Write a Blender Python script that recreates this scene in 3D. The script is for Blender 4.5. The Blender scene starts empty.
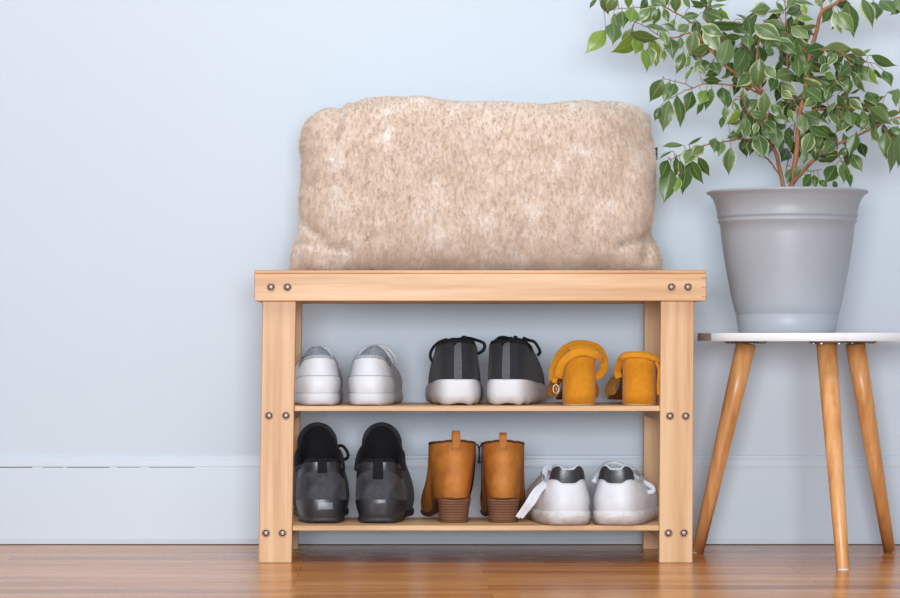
import bpy, math, random
from mathutils import Vector, Matrix
PI = math.pi
random.seed(7)
scene = bpy.context.scene
COL = scene.collection

# ---------------------------------------------------------------- camera
CX, CY, CZ, F = -0.1316, -3.8, 0.3483, 2455.0
cam_d = bpy.data.cameras.new('camera')
cam = bpy.data.objects.new('camera', cam_d); COL.objects.link(cam)
cam.location = (CX, CY, CZ); cam.rotation_euler = (PI/2, 0, 0)
cam_d.sensor_width = 36; cam_d.lens = F*36/900
cam_d.shift_x = 55/900; cam_d.shift_y = 39/900
cam_d.clip_start = .1
scene.camera = cam

# ---------------------------------------------------------------- light
world = bpy.data.worlds.new('world'); scene.world = world; world.use_nodes = True
bg = world.node_tree.nodes['Background']
bg.inputs[0].default_value = (0.70, 0.85, 1.0, 1); bg.inputs[1].default_value = 0.40

def area(name, loc, target, sx, sy, power, color):
    d = bpy.data.lights.new(name, 'AREA'); d.shape = 'RECTANGLE'; d.size = sx; d.size_y = sy
    d.energy = power; d.color = color
    o = bpy.data.objects.new(name, d); COL.objects.link(o); o.location = loc
    o.rotation_euler = (Vector(target)-Vector(loc)).to_track_quat('-Z', 'Y').to_euler()
area('front_fill_light', (-.2, -4.4, .62), (0, 0.3, .42), 1.4, .75, 130, (.90, .955, 1.0))  # added low fill from behind the camera, brightens the wall behind the shelves
area('ceiling_light', (-.2, -1.2, 2.5), (.1, 0.2, .5), 1.8, 1.0, 27, (1.0, .97, .93))
scene.view_settings.view_transform = 'Standard'
scene.view_settings.look = 'None'
scene.view_settings.exposure = 0.06
scene.view_settings.gamma = 1.0
scene.view_settings.use_curve_mapping = False

# ---------------------------------------------------------------- helpers
def P(px, py, y):
    """point at depth y seen at that place of the photograph"""
    s = (y-CY)/F
    return Vector((CX+(px-395)*s, y, CZ-(py-338)*s))
def lin(c): return tuple(((v/255)/12.92 if v/255 <= .04045 else ((v/255+.055)/1.055)**2.4) for v in c)

class MB:
    def __init__(self): self.v = []; self.f = []; self.uv = {}; self.col = {}
    def vert(self, p): self.v.append(Vector(p)); return len(self.v)-1
    def box(self, x0, x1, y0, y1, z0, z1, skew=0.0, zt=None):
        b = len(self.v)
        for z in (z0, z1):
            for (x, y) in ((x0,y0),(x1,y0),(x1,y1),(x0,y1)):
                dx = 0 if zt is None else skew*(zt-z)/(zt)
                self.v.append(Vector((x+dx, y, z)))
        for f in ((3,2,1,0),(4,5,6,7),(0,1,5,4),(1,2,6,5),(2,3,7,6),(3,0,4,7)):
            self.f.append(tuple(b+i for i in f))
        return self
    def grid(self, rows, cu=False, flip=False):
        """rows: list of rows of points; cu closes each row"""
        b = len(self.v); n = len(rows[0])
        for r in rows:
            for p in r: self.v.append(Vector(p))
        for i in range(len(rows)-1):
            for j in range(n if cu else n-1):
                k = (j+1) % n
                q = (b+i*n+j, b+i*n+k, b+(i+1)*n+k, b+(i+1)*n+j)
                self.f.append(q[::-1] if flip else q)
        return b
    def cap(self, start, n, flip=False):
        c = sum((self.v[start+i] for i in range(n)), Vector())/n
        ci = self.vert(c)
        for i in range(n):
            t = (start+i, start+(i+1) % n, ci)
            self.f.append(t[::-1] if flip else t)
    def lathe(self, prof, n=48, cen=(0,0), capb=True, capt=False):
        rows = [[(cen[0]+r*math.cos(2*PI*k/n), cen[1]+r*math.sin(2*PI*k/n), z) for k in range(n)] for r, z in prof]
        b = self.grid(rows, True)
        if capb: self.cap(b, n, True)
        if capt: self.cap(b+(len(prof)-1)*n, n)
        return self
    def tube(self, pts, r, n=8, caps=True):
        pts = [Vector(p) for p in pts]
        if not hasattr(r, '__len__'): r = [r]*len(pts)
        rows = []; up = None
        for i, p in enumerate(pts):
            t = (pts[min(i+1, len(pts)-1)]-pts[max(i-1, 0)])
            t = t.normalized() if t.length > 1e-9 else Vector((0,0,1))
            if up is None:
                up = Vector((0,0,1)) if abs(t.z) < .9 else Vector((1,0,0))
            a = t.cross(up).normalized(); up = a.cross(t).normalized()
            rows.append([p+a*r[i]*math.cos(2*PI*k/n)+up*r[i]*math.sin(2*PI*k/n) for k in range(n)])
        b = self.grid(rows, True, True)
        if caps:
            self.cap(b, n, False); self.cap(b+(len(rows)-1)*n, n, True)
        return self
    def ribbon(self, pts, w, th, nrm, wend=None):
        """flat strap along pts; nrm: a normal or a list of them"""
        pts = [Vector(p) for p in pts]; m = len(pts); rows = []
        for i, p in enumerate(pts):
            t = (pts[min(i+1, m-1)]-pts[max(i-1, 0)]).normalized()
            n0 = Vector(nrm[i] if isinstance(nrm, list) else nrm)
            n0 = (n0-t*n0.dot(t)).normalized(); s = t.cross(n0)
            ww = w if wend is None else w+(wend-w)*i/(m-1)
            sec = [(-.5,-.25),(-.42,-.5),(.42,-.5),(.5,-.25),(.5,.25),(.42,.5),(-.42,.5),(-.5,.25)]
            rows.append([p+s*a*ww+n0*b_*th for a, b_ in sec])
        b = self.grid(rows, True, True)
        self.cap(b, 8, False); self.cap(b+(m-1)*8, 8, True)
        return self
    def build(self, name, mat, parent=None, smooth=True, bevel=0, subsurf=0, solid=0, loc=None):
        me = bpy.data.meshes.new(name)
        me.from_pydata([tuple(v) for v in self.v], [], self.f)
        if self.uv:
            uvl = me.uv_layers.new(name='UVMap')
            for l in me.loops: uvl.data[l.index].uv = self.uv.get(l.vertex_index, (0, 0))
        if self.col:
            ca = me.color_attributes.new('tone', 'FLOAT_COLOR', 'POINT')
            for i in range(len(self.v)): ca.data[i].color = self.col.get(i, (0,0,0,1))
        me.validate(); me.update()
        if smooth:
            me.polygons.foreach_set('use_smooth', [True]*len(me.polygons))
        me.materials.append(mat)
        o = bpy.data.objects.new(name, me); COL.objects.link(o)
        if parent: o.parent = parent
        if loc: o.location = loc
        if bevel:
            bv = o.modifiers.new('bevel', 'BEVEL'); bv.width = bevel; bv.segments = 3; bv.limit_method = 'ANGLE'
            bv.harden_normals = True
        if solid:
            so = o.modifiers.new('solid', 'SOLIDIFY'); so.thickness = solid; so.offset = -1
        if subsurf:
            s = o.modifiers.new('sub', 'SUBSURF'); s.levels = subsurf; s.render_levels = subsurf
        return o

def tab(xs, ys, x):
    if x <= xs[0]: return ys[0]
    for i in range(len(xs)-1):
        if x <= xs[i+1]:
            t = (x-xs[i])/(xs[i+1]-xs[i]); t = t*t*(3-2*t)
            return ys[i]+(ys[i+1]-ys[i])*t
    return ys[-1]

def smoothpath(pts, k=6):
    pts = [Vector(p) for p in pts]; out = []
    for i in range(len(pts)-1):
        p0 = pts[max(i-1, 0)]; p1 = pts[i]; p2 = pts[i+1]; p3 = pts[min(i+2, len(pts)-1)]
        for j in range(k):
            t = j/k
            out.append(.5*((2*p1)+(-p0+p2)*t+(2*p0-5*p1+4*p2-p3)*t*t+(-p0+3*p1-3*p2+p3)*t**3))
    out.append(pts[-1]); return out

def thing(name, label, cat, loc=(0,0,0), rz=0, group=None):
    o = bpy.data.objects.new(name, None); COL.objects.link(o)
    o.empty_display_size = .05
    o.location = loc; o.rotation_euler = (0,0,rz)
    o['label'] = label; o['category'] = cat
    if group: o['group'] = group
    return o
def struct(o): o['kind'] = 'structure'; return o

# ---------------------------------------------------------------- materials
def newmat(name):
    m = bpy.data.materials.new(name); m.use_nodes = True
    nt = m.node_tree; return m, nt, nt.nodes['Principled BSDF']
def N(nt, t, **kw):
    n = nt.nodes.new(t)
    for k, v in kw.items(): setattr(n, k, v)
    return n
def ramp(nt, stops):
    r = N(nt, 'ShaderNodeValToRGB'); e = r.color_ramp.elements
    while len(e) > 1: e.remove(e[-1])
    e[0].position = stops[0][0]; e[0].color = (*stops[0][1], 1)
    for p, c in stops[1:]:
        x = e.new(p); x.color = (*c, 1)
    return r
def coords(nt, scale=(1,1,1), space='Object'):
    tc = N(nt, 'ShaderNodeTexCoord'); mp = N(nt, 'ShaderNodeMapping')
    mp.inputs['Scale'].default_value = scale
    nt.links.new(tc.outputs[space], mp.inputs[0]); return mp.outputs[0]
def noise(nt, vec, scale, detail=4, rough=.55):
    n = N(nt, 'ShaderNodeTexNoise'); n.inputs['Scale'].default_value = scale
    n.inputs['Detail'].default_value = detail; n.inputs['Roughness'].default_value = rough
    nt.links.new(vec, n.inputs['Vector']); return n.outputs[0]
def bump(nt, b, h, strength=.2, dist=.002):
    n = N(nt, 'ShaderNodeBump'); n.inputs['Strength'].default_value = strength; n.inputs['Distance'].default_value = dist
    nt.links.new(h, n.inputs['Height']); nt.links.new(n.outputs[0], b.inputs['Normal']); return n

def mottled(name, c0, c1, scale=40, rough=.6, bs=.15, bscale=300, bdist=.001, spec=.5, stretch=(1,1,1), sheen=0, coat=0, metal=0):
    m, nt, b = newmat(name)
    v = coords(nt, stretch)
    r = ramp(nt, [(.3, lin(c0)), (.7, lin(c1))])
    nt.links.new(noise(nt, v, scale), r.inputs[0]); nt.links.new(r.outputs[0], b.inputs['Base Color'])
    b.inputs['Roughness'].default_value = rough; b.inputs['Specular IOR Level'].default_value = spec
    b.inputs['Metallic'].default_value = metal
    if sheen: b.inputs['Sheen Weight'].default_value = sheen; b.inputs['Sheen Roughness'].default_value = .5
    if coat: b.inputs['Coat Weight'].default_value = coat; b.inputs['Coat Roughness'].default_value = .2
    if bs: bump(nt, b, noise(nt, v, bscale), bs, bdist)
    return m

def wood(name, cols, stretch, scale=1.0, rough=.42):
    m, nt, b = newmat(name)
    v = coords(nt, stretch)
    n1 = noise(nt, v, 30*scale, 5, .6); n2 = noise(nt, v, 60*scale, 3, .6); 
    mx = N(nt, 'ShaderNodeMath', operation='MULTIPLY_ADD')
    mx.inputs[1].default_value = .45; nt.links.new(n2, mx.inputs[0]); 
    m2 = N(nt, 'ShaderNodeMath', operation='MULTIPLY'); m2.inputs[1].default_value = .6
    nt.links.new(n1, m2.inputs[0]); nt.links.new(m2.outputs[0], mx.inputs[2])
    r = ramp(nt, [(.36, lin(cols[0])), (.5, lin(cols[1])), (.64, lin(cols[2]))])
    nt.links.new(mx.outputs[0], r.inputs[0]); nt.links.new(r.outputs[0], b.inputs['Base Color'])
    b.inputs['Roughness'].default_value = rough
    bump(nt, b, n2, .06, .001)
    return m

BAM = [(192,140,90), (207,160,111), (219,177,131)]
M = {}
M['wood_x'] = wood('bamboo_lengthwise', BAM, (.06, 1, 1))
M['wood_z'] = wood('bamboo_upright', BAM, (1, 1, .05))
M['wood_y'] = wood('bamboo_crosswise', BAM, (1, .06, 1))
M['seat'] = wood('bamboo_seat', [(170,108,64), (198,142,92), (216,164,116)], (.06, 1, 1))
M['table_leg'] = wood('table_leg_wood', [(200,134,76), (220,156,96), (230,174,116)], (1, 1, .05), 1.4, .35)

# wall paint: pale cool white with a few scuffs
m, nt, b = newmat('wall_paint'); v = coords(nt)
r = ramp(nt, [(.35, (.585,.655,.735)), (.65, (.605,.675,.755))])
nt.links.new(noise(nt, v, 1.3, 2), r.inputs[0]); nt.links.new(r.outputs[0], b.inputs['Base Color'])
b.inputs['Roughness'].default_value = .55
bump(nt, b, noise(nt, v, 60, 3), .05, .002); M['wall'] = m
m, nt, b = newmat('trim_paint'); v = coords(nt)
sp = ramp(nt, [(.0, (.12,.10,.09)), (.155, (.12,.10,.09)), (.175, (.595,.665,.748))])
nt.links.new(noise(nt, v, 26, 2, .4), sp.inputs[0]); nt.links.new(sp.outputs[0], b.inputs['Base Color'])
b.inputs['Roughness'].default_value = .38
bump(nt, b, noise(nt, coords(nt, (.15,1,1)), 60, 3), .08, .002); M['trim'] = m
m, nt, b = newmat('dark_gap'); b.inputs['Base Color'].default_value = (.03,.02,.015,1); b.inputs['Roughness'].default_value = 1; M['gap'] = m

# floor boards
m, nt, b = newmat('floor_boards'); v = coords(nt)
br = N(nt, 'ShaderNodeTexBrick'); br.offset = .37; br.offset_frequency = 2; br.squash = 1
br.inputs['Color1'].default_value = (.25,.25,.25,1); br.inputs['Color2'].default_value = (.75,.75,.75,1); br.inputs['Mortar'].default_value = (0,0,0,1)
br.inputs['Scale'].default_value = 1; br.inputs['Mortar Size'].default_value = .0006; br.inputs['Mortar Smooth'].default_value = .3
br.inputs['Brick Width'].default_value = .74; br.inputs['Row Height'].default_value = .057; br.inputs['Bias'].default_value = 0
nt.links.new(v, br.inputs['Vector'])
vg = coords(nt, (.10, 1, 1))
g1 = noise(nt, vg, 18, 6, .62); g2 = noise(nt, vg, 90, 4, .6)
add = N(nt, 'ShaderNodeMath', operation='MULTIPLY_ADD'); add.inputs[1].default_value = .30
sep = N(nt, 'ShaderNodeSeparateColor'); nt.links.new(br.outputs[0], sep.inputs[0]); nt.links.new(sep.outputs[0], add.inputs[0])
a2 = N(nt, 'ShaderNodeMath', operation='MULTIPLY_ADD'); a2.inputs[1].default_value = .55; nt.links.new(g1, a2.inputs[0])
a3 = N(nt, 'ShaderNodeMath', operation='MULTIPLY'); a3.inputs[1].default_value = .22; nt.links.new(g2, a3.inputs[0])
nt.links.new(a3.outputs[0], a2.inputs[2]); nt.links.new(a2.outputs[0], add.inputs[2])
r = ramp(nt, [(.36, lin((134,74,32))), (.5, lin((190,116,54))), (.60, lin((212,142,76))), (.72, lin((230,170,106)))])
nt.links.new(add.outputs[0], r.inputs[0])
mix = N(nt, 'ShaderNodeMix', data_type='RGBA'); nt.links.new(br.outputs['Fac'], mix.inputs['Factor'])
nt.links.new(r.outputs[0], mix.inputs['A']); mix.inputs['B'].default_value = (.26,.13,.06,1)
nt.links.new(mix.outputs['Result'], b.inputs['Base Color'])
b.inputs['Roughness'].default_value = .24; b.inputs['Specular IOR Level'].default_value = .5
bump(nt, b, g1, .06, .003); M['floor'] = m

def plain(name, c, rough=.5, **kw): return mottled(name, tuple(max(0, x-6) for x in c), c, rough=rough, **kw)
M['pot'] = mottled('grey_plastic', (162,166,173), (170,174,181), 5, .45, .03, 400)
M['pot'].node_tree.nodes['Principled BSDF'].inputs['Roughness'].default_value = .42
M['soil'] = mottled('soil', (38,26,20), (82,62,48), 80, .95, .8, 120, .004)
M['bark'] = mottled('bark', (136,86,58), (178,124,90), 60, .75, .3, 200, .001)
M['twig'] = mottled('green_twig', (128,96,56), (150,120,76), 60, .7, .2, 200)
M['top_white'] = plain('white_laminate', (240,241,244), .3, bs=0)
M['edge_wear'] = mottled('bare_board_edge', (150,132,128), (180,164,160), 200, .8, 0)
M['seam_grey'] = plain('seam_grey', (168,172,182), .8, bs=0)
M['tongue_grey'] = mottled('padded_grey_black', (34,37,45), (48,51,60), 300, .8, .3, 500)
M['metal'] = mottled('steel', (120,115,110), (150,145,140), 60, .35, 0, metal=1)
M['screw'] = mottled('bronze_screw', (150,120,104), (186,160,146), 200, .35, 0, metal=.25)
M['screw_dark'] = plain('screw_recess', (50,34,28), .7, bs=0)
M['white_leather'] = mottled('white_leather', (214,216,222), (226,228,233), 30, .45, .08, 500)
M['white_rubber'] = mottled('white_rubber', (208,206,208), (222,220,222), 25, .6, .1, 120)
M['dirty_rubber'] = None
def dirty(name, base, dirt, zlo, zhi):
    """rubber with brown walking dirt low on the side"""
    m, nt, b = newmat(name)
    tc = N(nt, 'ShaderNodeTexCoord'); s = N(nt, 'ShaderNodeSeparateXYZ'); nt.links.new(tc.outputs['Object'], s.inputs[0])
    nz = noise(nt, coords(nt, (1,1,2)), 45, 5, .65)
    mr = N(nt, 'ShaderNodeMapRange'); mr.inputs['From Min'].default_value = zhi; mr.inputs['From Max'].default_value = zlo
    nt.links.new(s.outputs[2], mr.inputs['Value'])
    ad = N(nt, 'ShaderNodeMath', operation='MULTIPLY_ADD'); nt.links.new(nz, ad.inputs[0]); ad.inputs[1].default_value = 1.4
    sb = N(nt, 'ShaderNodeMath', operation='SUBTRACT'); sb.inputs[1].default_value = .95
    nt.links.new(mr.outputs[0], ad.inputs[2]); nt.links.new(ad.outputs[0], sb.inputs[0])
    sb.use_clamp = True
    mx = N(nt, 'ShaderNodeMix', data_type='RGBA'); nt.links.new(sb.outputs[0], mx.inputs['Factor'])
    mx.inputs['A'].default_value = (*lin(base), 1); mx.inputs['B'].default_value = (*lin(dirt), 1)
    nt.links.new(mx.outputs['Result'], b.inputs['Base Color']); b.inputs['Roughness'].default_value = .65
    bump(nt, b, nz, .15, .001); return m
M['dirty_rubber'] = dirty('worn_white_rubber', (220,219,222), (150,112,80), .0, .030)
M['white_sole'] = dirty('white_sole', (212,213,218), (165,135,110), .0, .008)
M['foam'] = dirty('white_foam', (220,220,225), (186,170,150), .0, .022)
M['grey_lining'] = mottled('grey_lining', (134,140,150), (182,186,194), 400, .9, .6, 600, .001)
M['white_lining'] = plain('white_lining', (190,196,206), .9)
M['white_lace'] = mottled('white_lace', (212,216,224), (228,230,236), 600, .8, .4, 900)
M['black_knit'] = mottled('black_knit', (22,24,29), (40,42,48), 500, .85, .6, 700, .001, sheen=.1)
M['grey_tape'] = mottled('grey_tape', (76,78,85), (90,92,99), 400, .7, .3, 800)
M['black_lace'] = plain('black_lace', (18,22,34), .8)
M['black_lining'] = plain('black_lining', (16,18,24), .95)
M['charcoal'] = mottled('charcoal_suede', (30,31,38), (70,70,78), 42, .7, .5, 120, .001, sheen=.1)
M['charcoal_band'] = mottled('charcoal_band', (48,49,54), (60,61,66), 30, .33, .1, 200)
M['charcoal_sole'] = mottled('charcoal_sole', (44,43,48), (64,62,66), 60, .6, .3, 150)
M['reflective'] = mottled('grey_reflective', (112,118,128), (128,134,142), 60, .35, .1, 300)
M['black_leather'] = mottled('black_leather', (42,42,46), (56,56,60), 60, .32, .15, 300)
M['tan'] = mottled('tan_leather', (166,98,32), (206,132,52), 34, .65, .4, 120, .0015)
M['tan_dark'] = plain('tan_lining', (96,52,22), .9)
M['mustard'] = mottled('mustard_suede', (200,127,0), (215,141,4), 120, .85, .2, 500, sheen=.15)
M['insole'] = mottled('brown_insole', (110,58,26), (130,72,34), 40, .6, .1)
M['brass'] = plain('pale_brass', (214,180,150), .3, metal=.8, bs=0)
M['tan_tip'] = plain('heel_tip', (186,150,100), .6)
# stacked leather heel
m, nt, b = newmat('stacked_leather'); v = coords(nt)
w = N(nt, 'ShaderNodeTexWave', wave_type='BANDS', bands_direction='Z'); w.inputs['Scale'].default_value = 75; w.inputs['Distortion'].default_value = .8
nt.links.new(v, w.inputs['Vector']); r = ramp(nt, [(0.05, lin((94,60,40))), (.4, lin((124,84,58))), (1, lin((136,94,68)))])
nt.links.new(w.outputs[1], r.inputs[0]); nt.links.new(r.outputs[0], b.inputs['Base Color']); b.inputs['Roughness'].default_value = .5; M['stack'] = m

# cushion base and fur
def furmat(name, hair):
    m, nt, b = newmat(name)
    v = coords(nt)
    n1 = noise(nt, v, 20, 7, .74); 
    r = ramp(nt, [(.34, lin((212,190,171))), (.52, lin((223,202,185))), (.60, lin((228,213,201))), (.70, lin((244,236,230)))])
    nt.links.new(n1, r.inputs[0]); nt.links.new(r.outputs[0], b.inputs['Base Color'])
    b.inputs['Roughness'].default_value = .75; b.inputs['Specular IOR Level'].default_value = .25
    b.inputs['Sheen Weight'].default_value = .3
    if not hair: bump(nt, b, n1, .5, .01)
    return m
M['fur_base'] = furmat('fur_backing', False); M['fur'] = furmat('fur_strands', True)

# leaves: green blade, lighter midrib, cream margin; tone attribute varies leaf by leaf
m, nt, b = newmat('fig_leaf')
uvn = N(nt, 'ShaderNodeUVMap'); sx = N(nt, 'ShaderNodeSeparateXYZ'); nt.links.new(uvn.outputs[0], sx.inputs[0])
at = N(nt, 'ShaderNodeAttribute', attribute_name='tone'); sc = N(nt, 'ShaderNodeSeparateColor'); nt.links.new(at.outputs['Color'], sc.inputs[0])
r = ramp(nt, [(0, lin((48,68,28))), (.3, lin((74,104,46))), (.55, lin((112,134,86))), (.8, lin((116,146,58))), (1, lin((130,158,60)))])
nt.links.new(sc.outputs[0], r.inputs[0])
ob = coords(nt); nz = noise(nt, ob, 110, 3, .6)
nm = N(nt, 'ShaderNodeMath', operation='MULTIPLY_ADD'); nt.links.new(nz, nm.inputs[0]); nm.inputs[1].default_value = .55
ab = N(nt, 'ShaderNodeMath', operation='ABSOLUTE'); nt.links.new(sx.outputs[0], ab.inputs[0])
nt.links.new(ab.outputs[0], nm.inputs[2])
# variegation amount shifts threshold: margin where |u|+noise*.55+var > 1.08
vv = N(nt, 'ShaderNodeMath', operation='MULTIPLY_ADD'); nt.links.new(sc.outputs[1], vv.inputs[0]); vv.inputs[1].default_value = .33
nt.links.new(nm.outputs[0], vv.inputs[2])
mr = N(nt, 'ShaderNodeMapRange'); mr.inputs['From Min'].default_value = 1.22; mr.inputs['From Max'].default_value = 1.42
nt.links.new(vv.outputs[0], mr.inputs['Value'])
mixm = N(nt, 'ShaderNodeMix', data_type='RGBA'); nt.links.new(mr.outputs[0], mixm.inputs['Factor'])
mid = N(nt, 'ShaderNodeMapRange'); mid.inputs['From Min'].default_value = .07; mid.inputs['From Max'].default_value = .03
mid.inputs['To Max'].default_value = .5
nt.links.new(ab.outputs[0], mid.inputs['Value'])
mixr = N(nt, 'ShaderNodeMix', data_type='RGBA'); nt.links.new(mid.outputs[0], mixr.inputs['Factor'])
nt.links.new(r.outputs[0], mixr.inputs['A']); mixr.inputs['B'].default_value = (*lin((170,186,120)), 1)
nt.links.new(mixr.outputs['Result'], mixm.inputs['A']); mixm.inputs['B'].default_value = (*lin((192,200,146)), 1)
nt.links.new(mixm.outputs['Result'], b.inputs['Base Color'])
b.inputs['Roughness'].default_value = .34; b.inputs['Specular IOR Level'].default_value = .6
b.inputs['Transmission Weight'].default_value = 0
# leaf translucency
tr = N(nt, 'ShaderNodeBsdfTranslucent'); nt.links.new(mixm.outputs['Result'], tr.inputs[0])
ms = N(nt, 'ShaderNodeMixShader'); ms.inputs[0].default_value = .22
out = nt.nodes['Material Output']
nt.links.new(b.outputs[0], ms.inputs[1]); nt.links.new(tr.outputs[0], ms.inputs[2]); nt.links.new(ms.outputs[0], out.inputs[0])
M['leaf'] = m

# ---------------------------------------------------------------- the setting
WY = .3335
f = MB(); f.box(-3.2, 3.2, -4.6, WY+.1, -.05, 0); struct(f.build('floor', M['floor'], smooth=False))
f = MB(); f.box(-3.2, 3.2, WY, WY+.1, 0, 2.7); struct(f.build('wall_back', M['wall'], smooth=False))
# baseboard: board, small stepped cap, shadow gap at the top and at the floor
f = MB()
prof = [(-.0022,.0014),(-.003,.010),(-.003,.1285),(-.0024,.1297),(-.0024,.1315),(-.003,.1322),(-.0028,.144),(-.0018,.146),(-.0018,.150),(0,.152)]
f.grid([[(x, WY+d, z) for x in (-3.2, 3.2)] for d, z in prof], flip=False)
bb = struct(f.build('baseboard_back', M['trim'], smooth=False))
f = MB(); f.box(-3.2, 3.2, WY-.0021, WY-.0005, 0, .0013); struct(f.build('trim_1', M['gap'], smooth=False))
f = MB()
for x0, x1, hh in ((-1.3,-.742,.0010),(-.725,-.690,.0006),(-.684,-.612,.0009),(-.600,-.560,.0005),(-.545,-.470,.0006)):
    f.box(x0, x1, WY-.0027, WY-.0015, .1306-hh/2, .1306+hh/2)
struct(f.build('trim_2', M['gap'], smooth=False))

# ---------------------------------------------------------------- shoe bench
BY = .13
bench = thing('shoe_bench', 'light bamboo shoe bench with two slatted shelves, standing against the wall', 'bench', (0, BY, 0))
def B(): return MB()
def bpart(mb, name, mat, parent=bench, bevel=.0015):
    for v in mb.v: v.y -= BY
    return mb.build(name, mat, parent, smooth=True, bevel=bevel)
ZR0, ZR1, ZT = .4053, .4478, .4531
rail = bpart(B().box(-.3485, .3485, -.015, 0, ZR0, ZR1), 'front_rail', M['wood_x'])
brail = bpart(B().box(-.3485, .3485, .268, .283, ZR0, ZR1), 'back_rail', M['wood_x'])
for s in (-1, 1):
    x0, x1 = sorted((s*.3485, s*.3335))
    bpart(B().box(x0, x1, .0006, .2674, ZR0, ZR1), 'side_rail', M['wood_y'])
# finger joint seen at the right end of the front rail
for x0 in (.3445,):
    fj = B()
    for k in range(3): fj.box(.3415, .3487, -.0152, -.010, ZR0+.006+k*.0145, ZR0+.0075+k*.0145)
    bpart(fj, 'finger_joint', M['seat'], bevel=0)
# seat slats
n = 9; w = (.283+.015)/n
for k in range(n):
    y0 = -.015+k*w
    bpart(B().box(-.3485, .3485, y0, y0+w-(.004 if k < n-1 else 0), ZR1, ZT), 'seat_slat', M['seat'], bevel=.0012)
LEGX = {-1: (-.310, -.0073), 1: (.3057, -.0025)}
legs = {}
for s in (-1, 1):
    cx, sk = LEGX[s]
    for nm, y0, y1 in (('front_leg', .0002, .0182), ('back_leg', .2465, .2645)):
        zt = ZR1-.001
        legs[(s, nm)] = bpart(B().box(cx-.0258, cx+.0258, y0, y1, 0, zt, skew=sk, zt=zt), nm, M['wood_z'])
def legx(s, z): return LEGX[s][0]+LEGX[s][1]*(ZR1-z)/ZR1
# shelves
SHZ = {}
for nm, zt in (('upper_shelf', .2432), ('lower_shelf', .0582)):
    SHZ[nm] = zt
    x0 = legx(-1, zt)+.0262; x1 = legx(1, zt)-.0262
    sh = bpart(B().box(x0+.0, x1-.0, .0, .030, zt-.0082, zt), nm, M['wood_x'], bevel=.001)
    k = 0
    for y0, y1 in ((.0345,.064),(.0685,.098),(.1025,.132),(.1365,.166)) if nm == 'lower_shelf' else ((.0345,.064),(.0685,.098),(.1025,.132),(.1365,.166),(.1705,.200)):
        bpart(B().box(x0-.01, x1+.01, y0, y1, zt-.0082, zt), 'shelf_slat', M['wood_x'], sh, bevel=.001)
    for s in (-1, 1):
        xa = legx(s, zt)-s*.0256; xb = xa-s*.0-s*-.016
        a, c = sorted((xa+s*.001, xb+s*.004))
        bpart(B().box(a, c, .0186, .246, zt-.024, zt-.0085), 'shelf_bearer', M['wood_y'], sh)
# screws: domed washer head with a dark socket ring
def screw_mesh():
    a = MB(); a.lathe([(.0066,0),(.0066,.0008),(.0058,.0018),(.0050,.0020),(.0048,.0012),(.0040,.0012),(.0036,.0026),(.0022,.0032),(.0,.0032)], 24, capb=False)
    return a
first = None
def screw(px, py, y, parent):
    global first
    p = P(px, py, y); 
    if first is None:
        first = screw_mesh().build('screw', M['screw'], parent)
        ring = MB().lathe([(.0050,.0015),(.0046,.0016),(.0039,.0016),(.0037,.0015)], 24, capb=False).build('screw_recess', M['screw_dark'], None)
        ringme = ring.data; bpy.data.objects.remove(ring)
        # recess belongs to the same little mesh: join by material slot
        me = first.data; me.materials.append(M['screw_dark'])
        n0 = 24
        for i, poly in enumerate(me.polygons):
            if i//n0 in (3, 4, 5): poly.material_index = 1
        o = first
    else:
        o = first.copy(); o.parent = parent; COL.objects.link(o)
    o.location = (p.x, y-BY, p.z); o.rotation_euler = (PI/2, 0, 0)
for px in (271, 287.5, 671.5, 688): screw(px, 287, -.015, rail)
for s, pts in ((-1, ((269,415.5),(286,415.5),(266,533),(282.5,533))), (1, ((670,416),(685.7,416),(668.5,533),(684,533)))):
    for px, py in pts: screw(px, py, 0.0002, legs[(s, 'front_leg')])

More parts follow.
